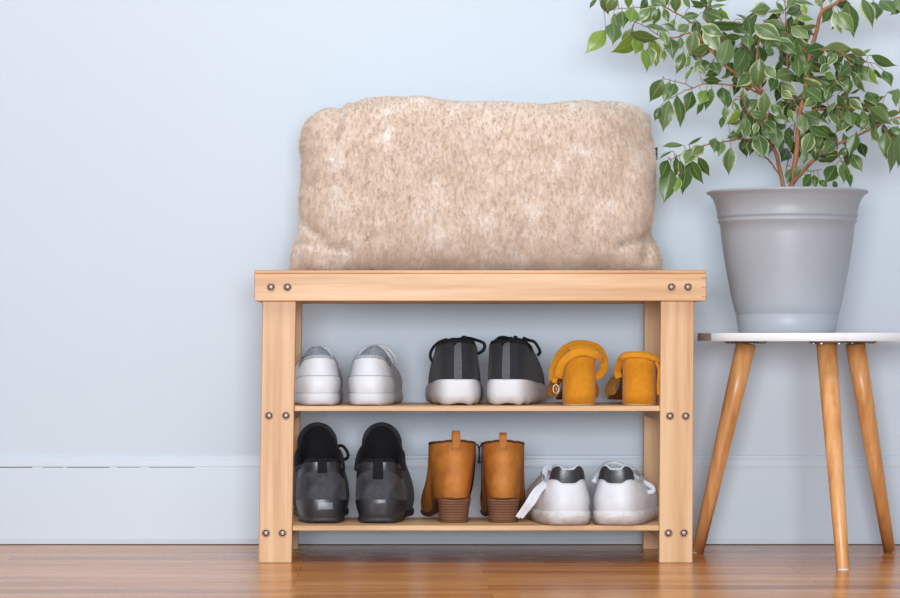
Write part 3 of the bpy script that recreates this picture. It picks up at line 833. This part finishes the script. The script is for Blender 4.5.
# ---------------------------------------------------------------- side table
TX, TY = .5235, .086
table = thing('side_table', 'small round white side table on three slanted wooden legs beside the shoe bench', 'table', (TX, TY, 0))
MB().lathe([(.1700,.3434),(.1741,.3434),(.1745,.3438),(.1745,.3558),(.1741,.3562),(.1700,.3562)], 96, capt=True).build('table_top', M['top_white'], table)
eb = MB(); eb.grid([[(.1749*math.cos(PI+.15+a), .1749*math.sin(PI+.15+a), z) for a in [-.22+.44*k/10 for k in range(11)]] for z in (.3440, .3556)])
eb.build('worn_edge_patch', M['edge_wear'], table)
feet = [P(697.5, 551.5, .177), P(843, 569, -.112), P(889.5, 550.5, .195)]
for i, ft in enumerate(feet):
    d = Vector((ft.x-TX, ft.y-TY, 0)); u = d.normalized(); top = u*.105; top.z = .3395
    bot = Vector((d.x, d.y, 0))
    mb = MB(); ax = (top-bot).normalized(); rows = []
    prof = [(0.0,.0088),(.004,.0096),(.35,.0118),(.75,.0148),(1.0,.0158)]
    n = 28
    a = Vector((0,1,0)).cross(ax).normalized(); c = ax.cross(a)
    for t, rr in prof:
        row = []
        for k in range(n):
            p = bot+(top-bot)*t+(a*math.cos(2*PI*k/n)+c*math.sin(2*PI*k/n))*rr
            if t == 0: p.z = .0015
            row.append(p)
        rows.append(row)
    b = mb.grid(rows, True, True); mb.cap(b, n); mb.cap(b+4*n, n, True)
    lg = mb.build('leg', M['table_leg'], table)
    lg.data.update()
    mb = MB().lathe([(.0086,0),(.0092,.0015),(.0080,.0035)], 24, (bot.x, bot.y), capt=True); mb.build('foot_pad', M['top_white'], lg)
    mb = MB()
    ang = math.atan2(u.y, u.x); 
    R = Matrix.Rotation(ang, 3, 'Z')
    for k in range(4):
        pass
    mb.box(-.028, .028, -.020, .020, .3405, .3431)
    for k in (-1, 1):
        for j in (-1, 1):
            mb2 = [(k*.022, j*.014)]
            for (sx_, sy_) in mb2:
                bb0 = len(mb.v); mb.lathe([(.0045,.3392),(.0045,.3405)], 12, (sx_, sy_))
    for v in mb.v:
        w_ = R @ Vector((v.x, v.y, 0)); v.x = w_.x+top.x; v.y = w_.y+top.y
    mb.build('mounting_plate', M['metal'], table, smooth=False)

# ---------------------------------------------------------------- potted fig
PX, PY, PZ = .4890, .086, .3562
fig = thing('potted_fig', 'variegated weeping fig in a ribbed grey plastic pot on the round white side table', 'plant', (PX, PY, PZ))
def zz(py): return CZ-(py-338)*(PY-CY)/F-PZ
prof = [(.0740,0),(.0762,.003),(.0804,zz(315.0)),(.0796,zz(314.4)),(.0798,zz(313.6)),(.0812,zz(313))]
for k in range(1, 9):
    t = k/9; prof.append((.0818+(.1050-.0818)*(1-(1-t)**1.35), zz(313)+(zz(225)-zz(313))*t))
prof += [(.1052,zz(224)),(.1085,zz(222.5)),(.1090,zz(220.5)),(.1078,zz(219.5)),(.1080,zz(218.2)),(.1100,zz(217.5)),(.1104,zz(215.5)),(.1096,zz(214)),
         (.1120,zz(206.5)),(.1165,zz(199)),(.1215,zz(195.2)),(.1262,zz(193.8)),(.1268,zz(192.4)),(.1255,zz(191.4)),(.1225,zz(192)),(.1160,zz(197)),(.1110,zz(206)),(.1050,zz(210))]
MB().lathe(prof, 96, capt=True).build('pot', M['pot'], fig)
mb = MB(); rr = random.Random(5)
mb.lathe([(.108*k/8, zz(208)+.006*rr.random()) for k in range(8, 0, -1)], 40, capb=False, capt=True); mb.build('soil', M['soil'], fig)

# branches: (photo x, photo y, depth) with radii at both ends
Y0 = PY
def br(pts, r0, r1): return dict(p=[P(*q_) for q_ in pts], px=pts, r0=r0, r1=r1)
TW = {
 'A': br([(790,196,.086),(794,170,.082),(797,150,.078),(799,120,.074),(805,90,.070),(810,55,.066),(817,30,.062),(822,12,.060),(838,2,.055),(852,-14,.05)], .0052, .0030),
 'A2': br([(822,12,.06),(821,-4,.07),(819,-20,.08)], .0022, .0015),
 'B': br([(785,196,.088),(779,165,.095),(774,148,.10),(769,130,.10),(765,108,.095),(761,88,.09),(757,64,.09),(759,40,.1),(765,20,.11)], .0042, .0012),
 'B2': br([(782,178,.092),(770,162,.08),(762,153,.07),(757,140,.06),(752,126,.055)], .0018, .001),
 'B3': br([(785,176,.092),(788,160,.11),(793,142,.12),(795,122,.13)], .0012, .0009),
 'C': br([(793,183,.084),(806,168,.075),(815,159,.065),(824,151,.06),(838,144,.055),(851,138,.05),(865,132,.045),(880,124,.045),(902,116,.05)], .0040, .0014),
 'C2': br([(838,144,.055),(837,152,.05),(843,164,.045),(842,176,.04)], .0014, .0007),
 'C3': br([(804,170,.078),(813,171,.07),(822,169,.065)], .0012, .0007),
 'D': br([(761,92,.09),(745,80,.075),(728,68,.06),(715,55,.05),(703,42,.045),(690,33,.04),(677,37,.035),(662,38,.03),(646,42,.03),(634,47,.03)], .0030, .0009),
 'D2': br([(703,42,.045),(694,25,.05),(676,13,.05),(662,5,.05),(652,-6,.05)], .0018, .0012),
 'K': br([(715,55,.05),(710,32,.06),(706,14,.065),(706,-6,.07)], .0015, .0009),
 'N': br([(662,5,.05),(645,7,.045),(626,8,.04),(604,11,.04)], .0010, .0006),
 'N2': br([(662,38,.03),(648,28,.025),(636,22,.02),(618,12,.02)], .0010, .0006),
 'E': br([(763,96,.092),(748,88,.07),(732,85,.05),(715,84,.035),(704,84,.03),(693,88,.025),(682,92,.02),(672,98,.015)], .0018, .0008),
 'E2': br([(693,88,.025),(682,83,.015),(664,79,.01)], .0009, .0006),
 'FF': br([(757,140,.06),(740,139,.05),(722,142,.035),(706,145,.025),(692,150,.02),(680,155,.015),(670,160,.012)], .0018, .0008),
 'G': br([(799,118,.075),(812,111,.06),(828,108,.045),(845,107,.035),(858,108,.03),(869,108,.03),(885,113,.03),(902,112,.03)], .0016, .0009),
 'G2': br([(845,107,.035),(847,95,.03),(843,78,.03),(852,64,.03)], .0010, .0008),
 'H': br([(812,50,.066),(823,50,.055),(840,52,.045),(852,60,.04),(866,62,.035)], .0014, .0007),
 'I': br([(799,118,.075),(792,92,.10),(787,62,.12),(789,40,.13),(783,24,.135),(774,13,.14),(756,13,.14)], .0024, .0008),
 'J': br([(789,40,.13),(786,20,.125),(785,0,.12),(784,-12,.12)], .0012, .0008),
 'K2': br([(745,80,.075),(744,55,.09),(747,34,.10),(742,20,.11)], .0014, .0008),
 'L': br([(838,2,.055),(850,-1,.05),(866,-4,.045),(882,-3,.04),(900,-4,.04)], .0014, .0008),
 'Q': br([(774,148,.10),(762,126,.05),(748,112,.035),(742,96,.03)], .0014, .0008),
 'R': br([(880,124,.045),(888,134,.03),(894,142,.03)], .0011, .0007),
 'S': br([(810,55,.066),(800,45,.09),(797,25,.10),(803,8,.11)], .0012, .0007),
}
# leaves: base x, base y, tip x, tip y, apparent width / length, tone (0 dark green .. 1 yellow green), variegation 0..1
LV = """606 30 587 52 .5 .95 0;613 23 611 46 .65 .35 0;614 13 619 35 .45 .55 .8;622 11 622 29 .7 .4 .1;605 -6 609 11 .8 .4 .2;617 -5 609 10 .7 .5 .5
597 -2 590 8 .3 .3 0;629 -5 629 6 .9 .85 .1;633 7 629 24 .7 .75 .1;650 8 636 21 .5 .55 1;647 0 639 11 .6 .2 .2;660 -4 650 9 .7 .5 .9
656 7 641 25 .6 .5 1;659 8 654 23 .6 .4 .6;633 28 624 44 .7 .75 .2;642 38 613 52 .38 .9 .1;640 36 634 55 .6 .95 .2;630 33 657 38 .3 .4 0
668 31 645 28 .3 .5 .3;643 49 646 71 .45 .7 .4;649 47 650 67 .6 .5 .8;652 39 659 60 .7 .8 .8;657 53 656 66 .5 .6 .8;664 50 663 62 .5 .6 .9
670 38 671 60 .62 .25 0;684 52 677 72 .5 .3 .6;689 56 686 67 .5 .3 .2;676 -6 677 10 .8 .5 .5;675 19 669 30 .5 .5 1;689 25 676 33 .7 .55 .8
681 37 680 49 .5 .4 .3;699 15 682 18 .45 .45 .1;703 8 691 7 .25 .2 0;705 7 691 0 .3 .3 .1;707 6 700 -4 .35 .35 0;709 6 712 -4 .3 .4 .3
714 1 728 1 .25 .3 0;709 8 726 5 .25 .5 .8;717 10 729 19 .35 .75 .5;706 12 719 21 .7 .25 .2;696 20 698 35 .5 .2 0;694 31 690 57 .5 .45 .6
704 27 719 51 .5 .5 .8;701 26 722 35 .5 .5 .8;709 23 744 22 .2 .4 .5;709 45 691 54 .4 .4 .2;692 53 702 61 .5 .15 0;729 39 720 68 .5 .4 .1
725 38 718 62 .4 .35 .1;687 56 688 67 .4 .8 .5;748 21 736 15 .25 .3 0;758 13 742 29 .3 .5 .9;732 23 744 35 .6 .3 .2;724 37 742 37 .3 .35 .2
770 8 749 13 .6 .55 .9;784 11 768 12 .3 .5 .9;786 30 765 21 .45 .4 .2;754 25 778 42 .55 .5 .8;746 34 747 51 .65 .4 0;758 33 754 46 .8 .25 0
747 50 732 73 .6 .3 .1;778 34 783 53 .5 .2 .1;760 58 758 88 .60 .45 .6;773 49 766 57 .7 .3 .2;712 62 716 76 .8 .25 .1;696 66 706 74 .5 .5 .8
783 60 773 71 .4 .25 .2;847 2 853 35 .48 .35 .1;838 11 853 32 .5 .7 .4;834 11 841 32 .5 .45 1;862 -2 871 26 .45 .4 1;880 0 891 16 .7 .35 0
895 -2 899 14 .6 .5 0;830 -8 829 5 .6 .5 .8;815 -2 821 7 .5 .5 .4;823 49 851 50 .42 .5 .1;850 49 866 55 .35 .5 .8;862 54 871 49 .3 .8 .2
871 55 894 65 .28 .35 .1;856 56 858 66 .8 .2 .1;824 55 822 71 .7 .3 .2;837 53 828 66 .45 .45 .9;833 52 827 57 .6 .4 .5;858 66 876 83 .5 .3 .2
844 60 851 70 .4 .35 .2;849 66 840 80 .6 .35 .3;793 2 813 6 .3 .5 .9;803 4 805 16 .5 .85 .3;790 10 808 21 .35 .5 .9;800 18 792 24 .4 .8 .3
796 18 813 20 .4 .8 .6;817 26 801 26 .3 .4 .6;791 26 806 40 .6 .5 .3;797 36 808 63 .4 .45 .8;790 32 797 52 .5 .15 0;806 44 813 50 .4 .2 0
790 52 803 72 .6 .3 .1;663 79 652 99 .65 .4 0;670 81 664 101 .5 .6 .1;675 83 669 98 .6 .4 .1;660 107 655 120 .5 .25 0;669 100 664 129 .45 .55 .3
677 95 679 126 .38 .3 .7;692 91 685 112 .55 .2 .4;707 90 698 106 .65 .85 .4;704 101 697 114 .4 .2 .5;712 88 706 109 .4 .25 .3;722 87 723 107 .6 .3 0
725 106 726 120 .45 .4 .5;723 116 721 128 .4 .2 0;741 110 727 123 .4 .85 .6;728 123 741 120 .3 .5 .2;703 80 721 81 .35 .35 .1;693 68 686 80 .25 .6 .6
722 68 707 75 .6 .2 .1;730 75 721 79 .35 .4 .2;734 76 735 84 .8 .15 0;744 88 745 104 .6 .45 .8;750 74 735 88 .6 .45 .8;730 94 727 108 .4 .5 .9
746 117 743 136 .5 .4 .2;742 132 728 136 .5 .3 .1;765 92 765 114 .65 .5 .7;795 74 772 79 .6 .4 .1;781 83 794 96 .6 .5 .7;781 91 791 100 .6 .6 1
804 88 818 103 .7 .4 .1;818 98 803 107 .5 .5 .7;803 78 829 97 .3 .5 .9;805 113 826 124 .5 .35 .1;801 114 803 134 .5 .4 .1;750 114 766 116 .45 .35 .2
773 116 789 122 .5 .4 .1;774 126 776 148 .6 .45 .2;757 122 754 134 .5 .4 .6;809 126 829 138 .4 .35 .2;790 106 799 110 .6 .1 0;788 109 793 119 .4 .85 .5
850 66 838 76 .7 .25 .2;825 73 834 80 .6 .8 .3;818 80 841 92 .55 .25 .1;848 77 848 94 .5 .25 0;835 79 845 89 .25 .5 1;852 71 865 91 .22 .5 .8
869 68 875 84 .4 .75 .8;874 69 882 78 .2 .2 .2;850 94 860 88 .2 .4 .1;849 99 862 110 .45 .5 .8;863 101 883 96 .28 .4 .2;874 103 888 109 .3 .4 .3
869 107 889 124 .4 .4 .1;856 100 862 106 .4 .3 .1;898 88 896 106 .35 .4 .1;900 113 884 114 .35 .4 .2;862 110 867 130 .45 .45 .6;869 113 873 130 .4 .2 .2
835 102 827 113 .3 .4 .5;837 108 840 120 .35 .3 .3;848 110 850 127 .6 .35 0;854 112 861 129 .4 .3 .2;828 112 838 128 .4 .45 .8;818 126 833 133 .35 .35 .2
839 121 838 131 .5 .3 .2;891 119 900 124 .5 .5 .8;890 128 902 134 .5 .3 .2;683 145 663 147 .28 .4 .1;672 151 660 159 .18 .3 .1;668 160 660 178 .55 .25 0
671 168 664 201 .5 .45 .1;676 156 675 176 .35 .25 .2;680 160 680 177 .4 .4 .5;679 176 675 192 .5 .85 .4;689 163 683 192 .4 .25 .1;693 148 683 165 .7 .5 .9
704 146 690 156 .6 .5 .9;690 160 702 182 .35 .25 .2;698 157 709 175 .35 .35 .2;688 145 701 137 .2 .4 .2;715 138 712 153 .7 .4 0;723 142 717 157 .6 .5 .7
731 147 729 173 .42 .5 .6;741 131 728 138 .5 .35 .1;747 126 744 139 .6 .45 .6;757 137 758 157 .6 .3 .3;745 142 742 150 .4 .2 0;758 134 761 158 .6 .3 .3
807 130 801 153 .5 .5 .7;812 132 803 154 .5 .5 .7;805 150 804 164 .5 .3 0;815 146 817 160 .6 .2 .2;836 138 822 154 .55 .5 .4;856 133 850 154 .5 .25 0
849 148 839 154 .6 .3 .1;852 154 859 171 .6 .35 .1;838 157 822 160 .35 .2 .2;836 165 823 183 .6 .25 .2;844 163 841 183 .6 .45 .7;845 168 849 187 .4 .3 .1
833 181 838 188 .7 .2 .1;811 174 801 188 .6 .25 .3;814 175 814 188 .6 .3 .3;800 166 796 176 .6 .5 .1;792 168 787 183 .5 .3 .1;819 180 826 188 .6 .3 .4
790 127 786 142 .5 .15 0;885 132 884 155 .5 .45 .1;893 141 889 171 .36 .45 .3;898 135 898 165 .4 .4 .1;876 126 872 140 .5 .5 .3;902 128 906 150 .5 .3 .2
737 46 728 58 .6 .15 0;776 76 769 92 .6 .3 .2;756 100 748 113 .5 .3 .5;781 100 776 116 .5 .25 .3;771 104 782 118 .5 .35 .5;812 92 806 104 .5 .2 .1
733 101 738 116 .5 .3 .6;750 128 756 143 .6 .35 .2;742 120 735 134 .5 .5 .4;763 128 770 140 .5 .2 .1;766 66 774 80 .6 .5 .8;741 66 737 78 .6 .3 .4
789 -4 800 10 .5 .6 .6;797 -6 786 8 .5 .45 .5;776 2 783 14 .4 .5 .8;812 60 804 76 .5 .25 .1;780 42 793 56 .6 .3 .2;773 38 765 50 .5 .35 .4
664 8 668 22 .5 .5 .8;652 -6 664 6 .6 .4 .6;668 -4 663 8 .5 .4 .4;664 24 676 30 .5 .3 .2;660 30 668 46 .5 .6 .6;700 60 694 72 .5 .4 .7
690 8 683 -6 .4 .6 .2;905 150 903 172 .5 .3 .1;908 100 912 124 .5 .4 .2;908 -4 914 20 .5 .4 .1;862 72 856 84 .5 .3 .3;829 88 826 100 .5 .3 .2
785 132 792 148 .45 .25 .1;782 140 778 152 .4 .3 .1;868 118 861 130 .5 .3 .4;872 128 878 142 .4 .4 .3;829 63 820 74 .5 .4 .6;838 66 848 76 .6 .25 .3"""
leaves = [tuple(map(float, q_.split())) for ln in LV.split('\n') for q_ in ln.split(';')]
rl = random.Random(11)
rf = random.Random(23); n_front = len(leaves)
for q_ in list(leaves):     # younger leaves further back in the crown
    core = 735 < q_[0] < 850 and 30 < q_[1] < 145
    for rep_ in range(2 if core else 1):
        if not (q_[0] > 700 and rf.random() < (.85 if core else .6) and not (q_[0] < 748 and q_[1] > 84)): continue
        bx_, by_ = q_[0]+rf.uniform(-12, 12), q_[1]+rf.uniform(-10, 10)
        if by_ > 160: continue
        an = rf.gauss(0, .75); ln_ = rf.uniform(14, 23)
        leaves.append((bx_, by_, bx_+ln_*math.sin(an), by_+ln_*math.cos(an), rf.uniform(.3, .75), rf.uniform(.0, .5), rf.choice((0, 0, .2, .5))))

def nearest(px, py):
    best = None
    for k, t in TW.items():
        pts = t['px']
        for i in range(len(pts)-1):
            (x0,y0,d0),(x1,y1,d1) = pts[i], pts[i+1]
            L2 = (x1-x0)**2+(y1-y0)**2; u = max(0, min(1, ((px-x0)*(x1-x0)+(py-y0)*(y1-y0))/L2))
            if k == 'A' and i < 3: continue
            qx, qy, qd = x0+(x1-x0)*u, y0+(y1-y0)*u, d0+(d1-d0)*u
            d = math.hypot(px-qx, py-qy)
            if best is None or d < best[0]: best = (d, k, qx, qy, qd)
    return best
def add_leaf(mb, base, tip, w, tone, var):
    L0 = (tip-base).length; real = .50
    ax = (tip-base).normalized()
    if w > real:                       # seen foreshortened: the blade also points towards or away from the viewer
        L = L0*min(w/real, 1.7); dy = math.sqrt(max(0, L*L-L0*L0))*(-1 if rl.random() < .75 else .6)
        tip = base+(tip-base)+Vector((0, dy, 0)); roll = rl.uniform(-.25, .25)
    else:
        L = L0; roll = math.acos(max(.28, w/real))*(1 if rl.random() < .5 else -1)
        tip = tip+Vector((0, rl.uniform(-.25, .12)*L0, 0))
    ax = (tip-base); L = ax.length; ax.normalize()
    n0 = Vector((0,-1,0)); n0 = (n0-ax*n0.dot(ax)).normalized()
    R = Matrix.Rotation(roll, 3, ax); n0 = R @ n0; sd = ax.cross(n0)
    hw = L*real*.5*1.04
    NS, NC = 12, 6
    prof = lambda t: (math.sin(PI*min(1, t*1.08)**.80)**.85 if t < .86 else 0)
    tabw = [0, .33, .62, .84, .96, 1.0, .97, .86, .69, .46, .23, .08, .0]
    b0 = len(mb.v); droop = rl.uniform(.02, .14)*L; fold = rl.uniform(.06, .28); wav = rl.uniform(0, .06)
    for i in range(NS+1):
        t = i/NS
        c = base+ax*L*t+n0*(droop*math.sin(PI*t))
        for j in range(NC+1):
            u = -1+2*j/NC; ww = hw*tabw[i]
            p = c+sd*u*ww-n0*(abs(u)**1.3*ww*fold)*-1*(-1)+n0*wav*ww*math.sin(t*9+u*2)*abs(u)
            idx = mb.vert(p); mb.uv[idx] = (u, t); mb.col[idx] = (tone, var, 0, 1)
    for i in range(NS):
        for j in range(NC):
            a = b0+i*(NC+1)+j; mb.f.append((a, a+1, a+NC+2, a+NC+1))
fol = {k: MB() for k in TW}; pet = {k: MB() for k in TW}
ORG = Vector((PX, PY, PZ))
for li, (bx, by, tx, ty, w, tone, var) in enumerate(leaves):
    d, k, qx, qy, qd = nearest(bx, by)
    dep = qd+(rl.uniform(-.035, .0) if li < n_front else rl.uniform(.0, .045))
    if bx < 690 and dep > .03: dep = rl.uniform(.0, .03)
    if bx < 690 and by > 60: dep = rl.uniform(-.005, .02)
    tx += (tx-bx)*.13; ty += (ty-by)*.13
    base = P(bx, by, dep)-ORG; tip = P(tx, ty, dep)-ORG
    tone = min(1, max(0, tone+rl.uniform(-.10, .10))); var = min(1, max(0, var*.95+rl.uniform(-.05, .22)))
    add_leaf(fol[k], base, tip, w, tone, var)
    a = P(qx, qy, qd)-ORG
    m_ = (a+base)/2+Vector((0, 0, .004))
    fol_b = smoothpath([a, m_, base+(tip-base)*.02], 3)
    pet[k].tube(fol_b, .00055, 5)
stems = ('A', 'B', 'C')
for k, t in TW.items():
    pts = smoothpath([p-ORG for p in t['p']], 5); m_ = len(pts)
    # slight natural kinks
    for i in range(1, m_-1):
        pts[i] = pts[i]+Vector((rl.uniform(-1,1), rl.uniform(-1,1), rl.uniform(-1,1)))*.0006
    mb = MB(); mb.tube(pts, [.86*(t['r0']+(t['r1']-t['r0'])*i/(m_-1)) for i in range(m_)], 9)
    nst = len(mb.f); off = len(mb.v)
    mb.v += pet[k].v; mb.f += [tuple(i+off for i in f_) for f_ in pet[k].f]
    o = mb.build('stem' if k in stems else 'branch', M['bark'] if t['r0'] > .0011 else M['twig'], fig)
    if fol[k].v:
        fo = fol[k].build('foliage', M['leaf'], o)
    o.data.materials.append(M['twig'])
    for i, poly in enumerate(o.data.polygons):
        if i >= nst: poly.material_index = 1
